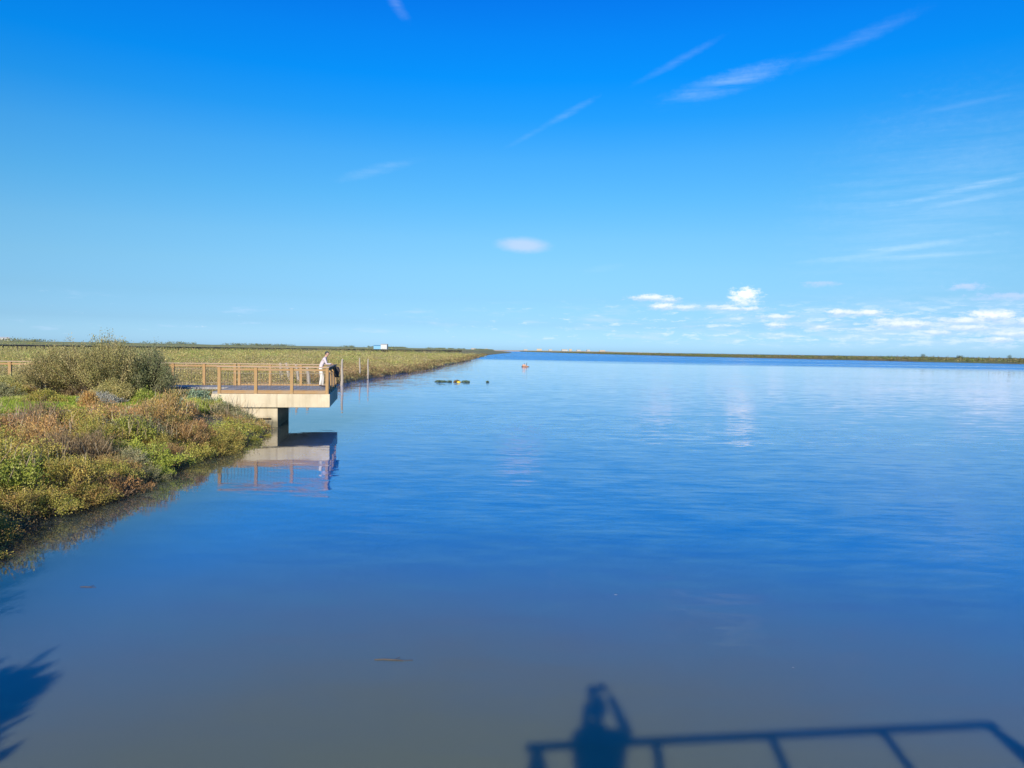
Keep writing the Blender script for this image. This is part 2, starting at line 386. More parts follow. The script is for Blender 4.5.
def grid_mesh(name, GX, GY, GZ, material, keep=None):
    ny, nx = GX.shape
    V = np.stack([GX, GY, GZ], -1).reshape(-1, 3)
    i = np.arange(ny-1)[:, None]*nx + np.arange(nx-1)[None]
    Fq = np.stack([i, i+1, i+nx+1, i+nx], -1).reshape(-1, 4)
    if keep is not None: Fq = Fq[keep(V[Fq].mean(1))]
    me = bpy.data.meshes.new(name)
    me.vertices.add(len(V)); me.vertices.foreach_set('co', V.reshape(-1))
    me.loops.add(Fq.size); me.loops.foreach_set('vertex_index', Fq.reshape(-1).astype(np.int32))
    me.polygons.add(len(Fq)); me.polygons.foreach_set('loop_start', np.arange(0, Fq.size, 4, dtype=np.int32))
    me.polygons.foreach_set('use_smooth', np.ones(len(Fq), bool))
    me.update(calc_edges=True); me.materials.append(material)
    return me
tag(link('marsh_ground', grid_mesh('marsh_ground', GX, GY, GZ, M['ground'])), kind='structure')
wb = bmesh.new(); S = 30000
for q in [(-S, -S, 0), (S, -S, 0), (S, S, 0), (-S, S, 0)]: wb.verts.new(q)
wb.faces.new(wb.verts); me = bpy.data.meshes.new('water'); wb.to_mesh(me); me.materials.append(M['water'])
tag(link('water', me), kind='structure')
# far shore on the right
FS = np.array([(900, -700), (420, 60), (300, 300), (281, 409), (256, 487), (226, 618), (180, 740), (148, 1000), (105, 1600), (62, 2300), (20, 3200), (-40, 4300)], float)
def fs_point(s):
    seg = np.hypot(*(FS[1:]-FS[:-1]).T); cum = np.concatenate([[0], np.cumsum(seg)])
    return np.stack([np.interp(s, cum, FS[:, 0]), np.interp(s, cum, FS[:, 1])], -1)
def fs_len(): return np.hypot(*(FS[1:]-FS[:-1]).T).sum()
ss = np.linspace(0, fs_len(), 260); B = fs_point(ss); B[:, 0] += vnoise(ss, ss*0, 40, 9)*6
offs = np.array([-6, 0, 2, 10, 60, 300, 1500, 9000.]); hz = np.array([-1, -.03, .5, .9, 1.1, 1.2, 1.3, 1.4])
gx = B[:, 0][:, None] + offs[None]; gy = B[:, 1][:, None] + offs[None]*.25; gz = np.broadcast_to(hz[None], gx.shape)
tag(link('far_shore', grid_mesh('far_shore', gx, gy, gz, M['ground'])), kind='structure')
# low pale sand bank at the mouth of the estuary
gx, gy = np.meshgrid(np.linspace(-420, 900, 120), np.linspace(3000, 3300, 12))
gz = np.maximum(0, (5.2+1.6*vnoise(gx, gy, 60, 4))*np.sin((gy-3000)/300*math.pi)**.6*np.clip((gx+420)/120, 0, 1)*np.clip((900-gx)/500, 0, 1)) - .2
tag(link('sand_bank', grid_mesh('sand_bank', gx, gy, gz, M['dune'])), kind='structure')
# footpath
PATH = [(-30, 22.2), (-22, 22.8), (-17.2, 24.0), (-15.9, 26.4), (-14.9, 29.3), (-14.4, 32), (-14.4, 33.4), (-14.6, 34.8)]
cx = np.array(PATH); u = np.linspace(0, len(cx)-1, 90); px_ = np.interp(u, range(len(cx)), cx[:, 0]); py_ = np.interp(u, range(len(cx)), cx[:, 1])
tx = np.gradient(px_); ty = np.gradient(py_); ln = np.hypot(tx, ty); tx /= ln; ty /= ln
gx = []; gy = []
for o in np.linspace(-.5, .5, 7):
    ww = 1.1 + .25*np.sin(u*3)
    gx.append(px_ - ty*o*ww); gy.append(py_ + tx*o*ww)
gx = np.array(gx); gy = np.array(gy); gz = ground_z(gx, gy) + .035
tag(link('footpath', grid_mesh('footpath', gx, gy, gz, M['sand'])), kind='structure')
def path_dist(x, y): return np.min(np.hypot(np.asarray(x)[..., None]-px_, np.asarray(y)[..., None]-py_), -1)

# ------------------------------------------------------------------ timber and concrete landing stages
def post_mesh(h, w_=.13):
    b = MB(); b.box(-w_/2, w_/2, -w_/2, w_/2, 0, h, .008); return b.mesh('post', M['woodz'])
def panel_mesh(L, h):
    b = MB(); n = int(L/.125)
    b.box(0, L, -.012, .012, h-.008, h+.008); b.box(0, L, -.012, .012, .105, .12)
    for i in range(1, n): b.tube((L*i/n, 0, .12), (L*i/n, 0, h), .0065, seg=4)
    return b.mesh('railing_infill', M['steel'])
def rail_run(root, a, b, n, z, hgt=1.07, kerb=True, slim=False, first=0):
    """posts, infill, under-rail, handrail and kerb from a to b (root space)"""
    a = Vector((*a, 0)); b = Vector((*b, 0)); d = b-a; L = d.length; ang = math.atan2(d.y, d.x); step = L/n
    pm = post_mesh(hgt-.035+.12, (.075 if slim else .13)); im = panel_mesh(step-.131, hgt-.28)
    for i in range(first, n+1):
        q = a + d*(i/n); link('post', pm, root, (q.x, q.y, z-.12), (0, 0, ang))
    for i in range(n):
        q = a + d*(i/n) + d.normalized()*.0655
        if slim: continue
        link('railing_infill', im, root, (q.x, q.y, z), (0, 0, ang))
    e = .09
    hw = .032 if slim else .085
    hb = MB(); hb.box(-e, L+e, -hw, hw, hgt-.035, hgt+.01, .006); hb.build('handrail', M['rail'], root, loc=(a.x, a.y, z), rot=(0, 0, ang))
    for i in range(n):
        q = a + d*(i/n) + d.normalized()*.0655
        if slim: continue
        ub = MB(); ub.box(.001, step-.131, -.022, .022, hgt-.17, hgt-.085, .004); ub.build('under_rail', M['wood'], root, loc=(q.x, q.y, z), rot=(0, 0, ang))
        if kerb:
            kb = MB(); kb.box(.001, step-.131, -.03, .03, -.075, .07, .005); kb.build('kerb_board', M['wood'], root, loc=(q.x, q.y, z), rot=(0, 0, ang))
def landing(name, loc, rz, width, nfront, depth, z, label, slab_left, slab_z0, pier, back=None, nside=3, left_side=False):
    root = empty(name, loc, rz); tag(root, label, 'viewing platform')
    s = MB(); s.box(-slab_left, .12, -.1, depth+.1, slab_z0, z-.085, .015); s.build('concrete_slab', M['concrete'], root)
    dk = MB(); dk.box(-slab_left+.002, .0, .05, depth-.05, z-.084, z-.001); dk.build('deck', M['deck'], root)
    x0, x1 = pier; py0, py1 = .02, depth-1.7
    pb = MB()
    if name == 'viewing_platform' and slab_left > 4.5:   # pier face with a horizontal slot
        pb.box(x0, x1, py0+.3, py1, -1.2, slab_z0-.002)
        pb.box(x0, x1-1.15, py0, py0+.3, -1.2, slab_z0-.002); pb.box(x1-.25, x1, py0, py0+.3, -1.2, slab_z0-.002)
        pb.box(x1-1.15, x1-.25, py0, py0+.3, -1.2, .30); pb.box(x1-1.15, x1-.25, py0, py0+.3, .38, slab_z0-.002)
    else: pb.box(x0, x1, py0, py1, -1.2, slab_z0-.002)
    pb.build('concrete_pier', M['concrete'], root)
    rail_run(root, (-width, 0), (0, 0), nfront, z, slim=left_side)
    rail_run(root, (.0, .2), (.0, depth), nside, z, slim=left_side)
    if left_side: rail_run(root, (-width, .2), (-width, depth), nside, z, slim=True)
    if back: rail_run(root, (-back[0], depth), (0-.2, depth), back[1], z)
    return root
P1 = landing('viewing_platform', (-7.95, 32, 0), R(10), 4.4, 3, 5.6, 1.5,
             'timber-railed platform on pale concrete slab and pier, a person leaning on its end rail',
             4.7, .84, (-4.5, -2.05), back=(4.6, 3))
P2 = landing('viewing_platform', (-.46, .25, 0), R(186.8), 4.23, 4, 4.2, 1.70,
             'railed platform under the photographer, seen only by its railing shadow on the water', 4.35, .98, (-3.6, -.6), left_side=True)
# boardwalk leading off to the left from the platform
bw = empty('boardwalk', (-7.95, 32, 0), R(10)); tag(bw, 'low boardwalk with timber handrail leading left behind the big olive shrub to the platform', 'boardwalk')
dk = MB(); dk.box(-34, -4.71, 3.7, 5.55, 1.40, 1.497); dk.build('deck', M['deck'], bw)
rail_run(bw, (-4.6-1.45*16, 5.6), (-4.6-.2, 5.6), 16, 1.5, kerb=False)
for i in range(12):
    sb = MB(); sb.box(-8.5-i*2.2, -8.35-i*2.2, 3.8, 5.4, .6, 1.399); sb.build('support_beam', M['darkwood'], bw)

# long raised boardwalk across the far marsh
A = Vector((-175, 150, 0)); Bv = Vector((-52, 760, 0)); d = (Bv-A); L = d.length; ang = math.atan2(d.y, d.x)
lb = empty('raised_boardwalk', (A.x, A.y, 0), ang); tag(lb, 'long dark raised boardwalk on many posts running across the far marsh below the horizon', 'boardwalk')
dk = MB(); dk.box(0, L, -1., 1., 2.86, 3.04); dk.build('deck', M['greywood'], lb)
for sy in (-.8, .8):
    bm_ = MB(); bm_.box(0, L, sy-.1, sy+.1, 2.5, 2.858); bm_.build('beam', M['darkwood'], lb)
pm = MB(); pm.box(-.13, .13, -.13, .13, 0, 1.9); pm = pm.mesh('post', M['darkwood'])
sp_ = 1.75; k = 0; far = MB()
for i in range(int(L/sp_)):
    q = i*sp_ + .5
    gxp = A.x + math.cos(ang)*q; gyp = A.y + math.sin(ang)*q
    vis = 512 + 745*gxp/gyp > -12
    if not vis: continue
    if k < 100: link('post', pm, lb, (q, -.85, .6)); k += 1
    else: far.box(q-.13, q+.13, -.98, -.72, .6, 2.498)
    far.box(q-.13, q+.13, .72, .98, .6, 2.498)
tag(far.build('post', M['darkwood'], lb), kind='stuff')

# ------------------------------------------------------------------ people
def skin_mesh(verts, edges, radii, root=0, sub=2):
    me = bpy.data.meshes.new('tmp'); me.from_pydata(verts, edges, [])
    o = bpy.data.objects.new('tmp', me); COL.objects.link(o)
    o.modifiers.new('s', 'SKIN'); me_s = me.skin_vertices[0].data if me.skin_vertices else None
    for i, r in enumerate(radii):
        rr = r if isinstance(r, tuple) else (r, r)
        me_s[i].radius = rr; me_s[i].use_root = (i == root)
    sm = o.modifiers.new('u', 'SUBSURF'); sm.levels = sub; sm.render_levels = sub
    dg = bpy.context.evaluated_depsgraph_get(); dg.update(); ev = o.evaluated_get(dg)
    nm = bpy.data.meshes.new_from_object(ev); bpy.data.objects.remove(o); bpy.data.meshes.remove(me)
    return nm
def make_person(name, loc, rz, J, label, mats, hat=True, bulk=1.):
    """J: joint positions in local space (x right of person, y forward, z up)"""
    root = empty(name, loc, rz); tag(root, label, 'person')
    V = [J['pelvis'], J['waist'], J['chest'], J['neck'], J['head0']]; Rd = [(.15, .115), (.135, .105), (.165, .12), (.055, .055), (.05, .05)]; Rd = [(a*bulk, b*bulk) if i < 3 else (a, b) for i, (a, b) in enumerate(Rd)]
    E = [(0, 1), (1, 2), (2, 3), (3, 4)]
    def chain(start, pts, rad):
        i = start
        for q, r in zip(pts, rad): V.append(q); Rd.append(r); E.append((i, len(V)-1)); i = len(V)-1
        return i
    for s in ('l', 'r'):
        chain(2, [J['sh'+s], J['el'+s], J['wr'+s]], [.075*bulk, .052*bulk, .036])
        chain(0, [J['hip'+s], J['kn'+s], J['an'+s], J['toe'+s]], [.1, .066, .05, .04])
    body = skin_mesh(V, E, Rd, 0)
    bm2 = bmesh.new(); bm2.from_mesh(body)
    hd = Vector(J['head']); fw = Vector(J['look']).normalized()
    up = (Vector((0, 0, 1)) - fw*fw.z).normalized(); rt = fw.cross(up)
    HM = Matrix.Translation(hd) @ Matrix((rt, fw, up)).transposed().to_4x4()
    # head: shaped ellipsoid with jaw, brow, nose, ears
    r = bmesh.ops.create_uvsphere(bm2, u_segments=20, v_segments=16, radius=1)
    for v in r['verts']:
        x, y, z = v.co; f = 1 - .22*max(0, -z)**1.5
        q = Vector((x*.077*f, y*.098*(1 - .1*max(0, -z)*(y < 0)), z*.118))
        if y > .8 and -.35 < z < .15 and abs(x) < .3: q.y += .018
        if y > .7 and abs(z-.12) < .12 and .2 < abs(x) < .55: q.y -= .008
        v.co = HM @ q
    for sx in (-1, 1):
        r = bmesh.ops.create_uvsphere(bm2, u_segments=8, v_segments=6, radius=1)
        for v in r['verts']: v.co = HM @ Vector((sx*.078 + v.co.x*.010, v.co.y*.018-.005, v.co.z*.032))
    # hands: palm and five fingers, skinned
    for s, sx in (('l', -1), ('r', 1)):
        wr = Vector(J['wr'+s]); hdn = Vector(J['hand'+s]).normalized(); pn = Vector(J['palm'+s]); pn = (pn - hdn*pn.dot(hdn)).normalized(); sd = hdn.cross(pn)*(sx)
        HV = [wr, wr+hdn*.05, wr+hdn*.085]; HR = [(.03, .02), (.036, .016), (.034, .013)]; HE = [(0, 1), (1, 2)]
        hm = skin_mesh(HV, HE, HR, 0, 1); bm2.from_mesh(hm)
        for k, (o, ln_) in enumerate([(-.032, .065), (-.011, .078), (.011, .073), (.032, .056)]):
            b0 = wr + hdn*.075 + sd*o
            pts = [b0, b0+hdn*ln_*.45+pn*.006, b0+hdn*ln_*.75+pn*.025, b0+hdn*ln_*.85+pn*.045]
            bm2.from_mesh(skin_mesh(pts, [(0, 1), (1, 2), (2, 3)], [.0095, .009, .008, .007], 0, 1))
        b0 = wr + hdn*.03 - sd*.03
        bm2.from_mesh(skin_mesh([b0, b0-sd*.03+hdn*.025+pn*.01, b0-sd*.04+hdn*.05+pn*.025], [(0, 1), (1, 2)], [.013, .011, .008], 0, 1))
    # clothes by region
    wz = J['waist'][2] - .1
    for f in bm2.faces:
        c = f.calc_center_median()
        zone = 2
        if c.z < J['ankz']: zone = 3
        elif c.z < wz: zone = 1
        elif c.z < J['neck'][2] - .01: zone = 0
        for s in 'lr':
            wr = Vector(J['wr'+s]); elb = Vector(J['el'+s])
            if (c-wr).length < .16 and (c-wr).dot(wr-elb) > -.0: zone = 2
            elif (c - (wr+elb)/2).length < (wr-elb).length*.55: zone = 0
        if (c-hd).length < .14: zone = 2
        f.material_index = zone; f.smooth = True
    me = bpy.data.meshes.new('body'); bm2.to_mesh(me); bm2.free()
    for q in mats: me.materials.append(q)
    link('body', me, root)
    b = bmesh.new(); r = bmesh.ops.create_uvsphere(b, u_segments=18, v_segments=12, radius=1)
    kill = []
    for v in r['verts']:
        x, y, z = v.co
        if z < (-.35 if y < .2 else .35): kill.append(v)
        v.co = HM @ Vector((x*.084, y*.105-.006, z*.124))
    bmesh.ops.delete(b, geom=kill, context='VERTS')
    me = bpy.data.meshes.new('hair'); b.to_mesh(me); b.free(); me.materials.append(simple('dark_hair', (.04, .03, .025), .6)); link('hair', me, root)
    if hat:
        b = bmesh.new(); r = bmesh.ops.create_uvsphere(b, u_segments=20, v_segments=12, radius=1); kill = []
        for v in r['verts']:
            x, y, z = v.co
            if z < .28: kill.append(v)
            v.co = HM @ Vector((x*.093, y*.113-.004, z*.132))
        bmesh.ops.delete(b, geom=kill, context='VERTS')
        r = bmesh.ops.create_cube(b, size=1)
        for v in r['verts']: v.co = HM @ Vector((v.co.x*(.13 if v.co.y < 0 else .09), .135+v.co.y*.1, .045-.02*(v.co.y > 0)+v.co.z*.008))
        me = bpy.data.meshes.new('cap'); b.to_mesh(me); b.free(); me.materials.append(simple('dark_cap', (.03, .045, .05), .8)); link('cap', me, root)
    return root
skin = simple('skin', (.55, .33, .24), .5, .1)
# person leaning on the end rail (local +y = towards the end rail)
e1 = P1.matrix_basis  # identity until evaluated; compute by hand
def p1(x, y, z):
    a = R(10); return Vector((-7.95 + x*math.cos(a) - y*math.sin(a), 32 + x*math.sin(a) + y*math.cos(a), z))
J = dict(pelvis=(0, -.10, .93), waist=(0, -.04, 1.08), chest=(0, .10, 1.32), neck=(0, .17, 1.47), head0=(0, .19, 1.54), head=(0, .22, 1.61), look=(.0, 1, -.12),
         shl=(-.19, .12, 1.38), ell=(-.24, .20, 1.12), wrl=(-.20, .40, 1.13), shr=(.19, .12, 1.38), elr=(.24, .22, 1.12), wrr=(.16, .44, 1.13),
         hipl=(-.095, -.09, .88), knl=(-.1, -.05, .48), anl=(-.11, -.12, .09), toel=(-.13, .06, .05), hipr=(.095, -.09, .88), knr=(.1, .04, .48), anr=(.11, .02, .09), toer=(.13, .19, .05),
         handl=(.2, 1, -.15), handr=(-.2, 1, -.15), palml=(0, 0, -1), palmr=(0, 0, -1), ankz=.11)
pp = p1(-.52, 4.2, 1.5)
make_person('person', pp, R(10-90), J, 'person in pale shirt, white trousers and dark cap leaning on the platform end rail',
            [simple('pale_pink_shirt', (.55, .47, .50), .8, .2, 20), simple('white_trousers', (.62, .58, .53), .8, .15, 20), skin, simple('brown_shoes', (.08, .05, .04), .6)])
# dark bag hung over the end rail
b = bmesh.new(); r = bmesh.ops.create_cube(b, size=1); bmesh.ops.subdivide_edges(b, edges=b.edges[:], cuts=5, use_grid_fill=True)
for v in b.verts:
    x, y, z = v.co*2; f = 1-.25*abs(z)**3
    v.co = Vector((x*.12*f*(1-.15*y*y), y*.21*f, z*.24)) + Vector((.02*math.sin(z*4), .02*math.sin(x*5+z*3), .015*math.sin(y*6)))
me = bpy.data.meshes.new('bag_body'); b.to_mesh(me); b.free(); me.materials.append(simple('black_fabric', (.025, .022, .025), .8, .3, 20)); me.polygons.foreach_set('use_smooth', [True]*len(me.polygons))
bag = empty('shoulder_bag', p1(.19, 3.75, 2.25), R(10)); tag(bag, 'black shoulder bag hanging over the outside of the platform end railing beside the person', 'bag')
link('bag_body', me, bag)
s = MB()
for yy in (-.1, .1):
    s.tube((-.02, yy, .2), (-.06, yy*.8, .345), .014, seg=6); s.tube((-.06, yy*.8, .345), (-.3, yy*.7, .345), .014, seg=6); s.tube((-.3, yy*.7, .345), (-.33, yy*.7, .12), .014, seg=6)
s.build('strap', simple('black_strap', (.02, .02, .02), .7), bag)
# the photographer, whose shadow lies on the water
J2 = dict(pelvis=(0, -.40, .93), waist=(0, -.39, 1.08), chest=(0, -.37, 1.33), neck=(0, -.33, 1.48), head0=(0, -.31, 1.55), head=(-.0, -.27, 1.62), look=(0, 1, -.02),
          shl=(-.19, -.36, 1.40), ell=(-.10, -.17, 1.22), wrl=(-.075, -.055, 1.585), shr=(.19, -.36, 1.40), elr=(.28, -.16, 1.37), wrr=(.135, -.055, 1.66),
          hipl=(-.095, -.40, .88), knl=(-.11, -.38, .48), anl=(-.12, -.42, .09), toel=(-.14, -.26, .05), hipr=(.095, -.40, .88), knr=(.11, -.37, .48), anr=(.12, -.42, .09), toer=(.15, -.26, .05),
          handl=(.55, .0, 1), handr=(-.55, .0, 1), palml=(1, .2, 0), palmr=(-1, .2, 0), ankz=.11)
make_person('person', (0.0, 0, 1.70), 0, J2, 'person raising both hands to take the photo, seen only as a shadow on the water',
            [simple('navy_jacket', (.03, .04, .08), .8), simple('dark_jeans', (.04, .05, .09), .8), skin, simple('black_shoes', (.03, .03, .03), .5)], hat=False, bulk=1.2)
ph = empty('smartphone', (0, -.02, 3.395)); tag(ph, 'dark smartphone held up in the raised hands of the photographer on the near platform', 'phone')
s = MB(); s.box(-.078, .078, -.012, -.004, -.037, .037, .003); s.build('phone_body', simple('dark_glass', (.02, .02, .025), .2), ph)
s = MB(); s.tube((-.055, -.004, .018), (-.055, -.001, .018), .009, seg=16); s.tube((-.03, -.004, .018), (-.03, -.001, .018), .009, seg=16); s.build('camera_lens', M['glassdark'], ph)

# ------------------------------------------------------------------ plants
RUS = [((.45, .26, .09), 5), ((.33, .20, .07), 4), ((.46, .30, .16), 3), ((.22, .15, .07), 2), ((.28, .25, .08), 2)]
GRY = [((.36, .27, .15), 5), ((.25, .18, .095), 4), ((.34, .22, .10), 3), ((.14, .10, .05), 2)]
OLI = [((.32, .29, .06), 5), ((.21, .20, .045), 4), ((.44, .36, .09), 3), ((.36, .23, .07), 2)]
LIM = [((.34, .36, .05), 5), ((.24, .27, .05), 4), ((.42, .40, .10), 2), ((.14, .17, .04), 2)]
SIL = [((.31, .30, .15), 5), ((.22, .225, .10), 4), ((.40, .37, .21), 2), ((.16, .17, .08), 3)]
GLA = [((.25, .34, .22), 5), ((.36, .42, .28), 3), ((.15, .21, .12), 3)]
TAM = [((.46, .39, .15), 5), ((.32, .29, .10), 5), ((.56, .47, .21), 3), ((.14, .15, .06), 5), ((.34, .33, .1), 2)]
YEL = [((.55, .45, .05), 4), ((.36, .36, .08), 4), ((.25, .28, .08), 3)]
ORA = [((.38, .20, .07), 5), ((.30, .15, .06), 3), ((.4, .3, .12), 2)]
def shrub_mesh(name, Rr, H, pal, stems=130, per=26, L=.055, W=.02, up=.6, start=.3, lump=.25, flat=.75, twig=(.16, .12, .08), jit=.03, wild=0.):
    th = rng.uniform(0, 2*np.pi, stems); ph = rng.uniform(0, 6.28, 3)
    rr = np.sqrt(rng.uniform(0, 1, stems)); lumpf = 1 + lump*(np.sin(3*th+ph[0]) + .6*np.sin(5*th+ph[1]))
    tip = np.stack([Rr*rr*np.cos(th)*lumpf, Rr*rr*np.sin(th)*lumpf, H*(1-flat*rr**2.2)*rng.uniform(.6, 1.08, stems)], -1)
    tip[:, 2] *= 1 + wild*rng.uniform(0, 1, stems)**4
    base = np.stack([tip[:, 0]*.28, tip[:, 1]*.28, np.zeros(stems)], -1) + rng.normal(0, .04, (stems, 3))*[1, 1, 0]
    mid = base*.55 + tip*.45; mid[:, 2] += H*.10
    T = start + (1-start)*rng.uniform(0, 1, (stems, per))**.55; t3 = T[..., None]
    P = (1-t3)**2*base[:, None] + 2*t3*(1-t3)*mid[:, None] + t3**2*tip[:, None]
    Dn = 2*(1-t3)*(mid-base)[:, None] + 2*t3*(tip-mid)[:, None]; Dn /= np.linalg.norm(Dn, axis=-1, keepdims=True)
    P = P + rng.normal(0, jit, P.shape)*(.8+1.1*t3); D = Dn*.6 + rng.normal(0, .6, P.shape) + np.array([0, 0, up])
    P = P.reshape(-1, 3); D = D.reshape(-1, 3); P[:, 2] = np.maximum(P[:, 2], .0)
    n = len(P); V = leaves(P, D, L*rng.uniform(.6, 1.3, n), W*rng.uniform(.7, 1.3, n))
    sc = pick(pal, stems, .1); C = np.repeat(sc, per, 0)*.65 + pick(pal, n, .2)*.35
    # twigs: narrow ribbons along each stem
    ts = np.linspace(0, 1, 6)[None, :, None]
    Q = (1-ts)**2*base[:, None] + 2*ts*(1-ts)*mid[:, None] + ts**2*tip[:, None]
    wd = (np.linspace(.012, .004, 6)*(.6+Rr*.5))[None, :, None]; sd = rng.normal(size=(stems, 1, 3)); sd /= np.linalg.norm(sd, axis=-1, keepdims=True)
    a = Q - sd*wd; b_ = Q + sd*wd
    TV = np.stack([a[:, :-1], b_[:, :-1], b_[:, 1:], a[:, 1:]], 2).reshape(-1, 4, 3)
    TC = np.broadcast_to(np.array(twig), (len(TV), 3))*np.exp(rng.normal(0, .2, (len(TV), 1)))
    return quads_mesh(name, np.concatenate([V, TV]), np.concatenate([C, TC]), M['leaf'])
GAIN = 1.2
KINDS = {
 'russet': dict(pal=RUS, stems=80, per=56, L=.065, W=.017, up=.9, start=.4, wild=.15),
 'grey': dict(pal=GRY, stems=120, per=36, L=.09, W=.012, up=1.2, start=.3, wild=.25),
 'olive': dict(pal=OLI, stems=75, per=66, L=.045, W=.024, up=.3, flat=.7, start=.5, jit=.035),
 'lime': dict(pal=LIM, stems=75, per=60, L=.055, W=.026, up=.6, start=.45, jit=.035),
 'silver': dict(pal=SIL, stems=80, per=56, L=.05, W=.02, up=.5, start=.4),
}
LBL = {'russet': ('russet dry saltbush among other shrubs', 'russet saltbushes'),
       'grey': ('grey-brown twiggy shrub with fine stems', 'grey twiggy shrubs'),
       'olive': ('olive-yellow fleshy saltmarsh shrub', 'olive saltmarsh shrubs'),
       'lime': ('bright lime-green bushy plant', 'lime-green plants'),
       'silver': ('pale silvery-green shrub', 'silvery shrubs')}
PROT = {k: [shrub_mesh('shrub', rng.uniform(.75, .95), rng.uniform(.72, .95), **kw) for _ in range(4)] for k, kw in KINDS.items()}
def gz1(x, y): return float(ground_z(np.array([x]), np.array([y]))[0])
def in_lawn(x, y): return x < -15.3 and 23.6 < y < 31 and x < -15.0 - (29.3-y)*.35
pts = []
tries = 0
while len(pts) < 235 and tries < 9000:
    tries += 1
    y = rng.uniform(9.0, 33.5); x = rng.uniform(max(-.74*y-1.6, -24), -7.2)
    d = float(shore_dist(np.array([x]), np.array([y]))[0])
    if d < -.12 or in_lawn(x, y) or float(path_dist(np.array(x), np.array(y))) < .75: continue
    if y > 30.5 and x > -14.2 and x < -12.2: continue
    if y > 31.4+(x+7.95)*.176 and x > -13.6: continue
    mind = .78 if y < 24 else .9
    if any((x-a)**2+(y-b)**2 < mind**2 for a, b in pts): continue
    pts.append((x, y))
y = 9.2
while y < 29.6:      # low growth hanging over the water line
    cand = np.linspace(-11, -6, 200); dd = shore_dist(cand, np.full(200, y)); x = float(cand[np.argmin(abs(dd-rng.uniform(-.3, .12)))])
    if not any((x-a)**2+(y-b)**2 < .45**2 for a, b in pts): pts.append((x, y))
    y += rng.uniform(.5, .75)
for i, (x, y) in enumerate(pts):
    d = float(shore_dist(np.array([x]), np.array([y]))[0])
    r = rng.uniform()
    if y < 16.5: w_ = dict(olive=.46, russet=.22, silver=.06, lime=.12, grey=.14)
    elif x > -12.5 and y > 21: w_ = dict(russet=.42, grey=.25, olive=.18, lime=.09, silver=.06) if d > 1.3 else dict(russet=.15, grey=.0, olive=.5, lime=.2, silver=.15)
    else: w_ = dict(russet=.26, olive=.33, lime=.18, grey=.17, silver=.06)
    if d < 1.0: w_ = dict(olive=.55, lime=.17, silver=.13, russet=.15, grey=0)
    k = rng.choice(list(w_), p=np.array(list(w_.values()))/sum(w_.values()))
    o = link('shrub', PROT[k][rng.integers(4)], None, (x, y, gz1(x, y)-.05), (rng.uniform(-.12, .12), rng.uniform(-.12, .12), rng.uniform(0, 6.28)))
    s_ = rng.uniform(.75, 1.25)*(.8 if d < .8 else 1.); 
    g_ = gz1(x, y)
    top = 9.
    if x < -12.3 and 17 < y < 32: top = 3.4 - (68 if x < -14.6 else 56)*y/745      # low growth in front of the lawn
    if x > -13 and y > 26: top = float(np.interp(x, [-12.8, -11.9, -11., -9.6], [1.7, 1.15, .55, .12]))
    s_ = min(s_, max(.32, (top-g_)/.9))
    zz = s_*rng.uniform(.8, 1.1)*(1.15 if (x > -12.6 and y > 24 and d > 1) else 1)
    o.scale = (s_, s_, zz)
    zone = 'at the water edge' if d < .9 else ('beside the path and lawn' if (x < -12.8 and y > 20.5) else ('near the platform pier' if y > 25 else ('on the nearest slope at the left edge' if y < 17 else 'halfway along the bank')))
    a_, b_ = LBL[k]
    tag(o, a_ + ' ' + zone, 'shrub', b_ + ' ' + zone)
def special(x, y, me, label, s_=1., dz=-.05):
    o = link('shrub', me, None, (x, y, gz1(x, y)+dz), (0, 0, rng.uniform(0, 6))); o.scale = (s_,)*3
    tag(o, label, 'shrub'); return o
big = dict(stems=230, per=120, L=.07, W=.026, up=.9, start=.35, lump=.25, flat=.5, jit=.05, wild=.2)
special(-17.6, 32.2, shrub_mesh('shrub', 1.8, 2.6, TAM, **{**big, 'wild': .25, 'flat': .32}), 'tall olive shrub in the middle of the big clump, its twigs rising above the horizon')
special(-19.7, 32.4, shrub_mesh('shrub', 1.6, 2.15, TAM, **big), 'tan-green shrub at the left end of the big clump, half hiding the boardwalk rail')
special(-16.0, 32.5, shrub_mesh('shrub', 1.4, 2.4, [((.27, .28, .13), 5), ((.18, .2, .09), 5), ((.12, .15, .06), 3), ((.36, .34, .18), 2)], **big), 'darker grey-green shrub at the right end of the big clump, beside the handrail')
special(-16.7, 31.1, shrub_mesh('shrub', .9, 1.0, TAM, **big), 'smaller olive bush in front of the big clump, right of its middle', .9)
special(-15.3, 31.2, shrub_mesh('shrub', .7, .7, LIM, stems=200, per=36, L=.08, W=.03), 'yellow-green bush at the foot of the big olive clump on its right')
special(-16.6, 30.0, shrub_mesh('shrub', .9, .5, [((.40, .39, .32), 5), ((.28, .28, .23), 3), ((.2, .2, .16), 2)], stems=200, per=30, L=.09, W=.018), 'pale grey-white low shrub in front of the big olive clump')
special(-16.0, 28.1, shrub_mesh('shrub', .38, .75, ORA, stems=120, per=30, L=.08, W=.02, up=1.2), 'small orange-red shrub beside the green lawn and sandy path')
special(-13.1, 31.2, shrub_mesh('shrub', .75, .85, GLA, stems=220, per=40, L=.09, W=.05), 'blue-green broad-leaved bush in front of the boardwalk entrance', 1.)
special(-12.35, 31.3, shrub_mesh('shrub', .55, .7, GLA, stems=160, per=36, L=.09, W=.05), 'smaller blue-green bush beside the first front post of the platform')
special(-12.6, 29.6, shrub_mesh('shrub', .55, .6, YEL, stems=160, per=36, L=.07, W=.03), 'yellow-flowering low bush in front of the blue-green bush by the platform')
special(-11.7, 30.2, shrub_mesh('shrub', .7, .5, SIL, stems=240, per=36, L=.07, W=.025), 'silvery shrub leaning against the concrete pier of the platform')
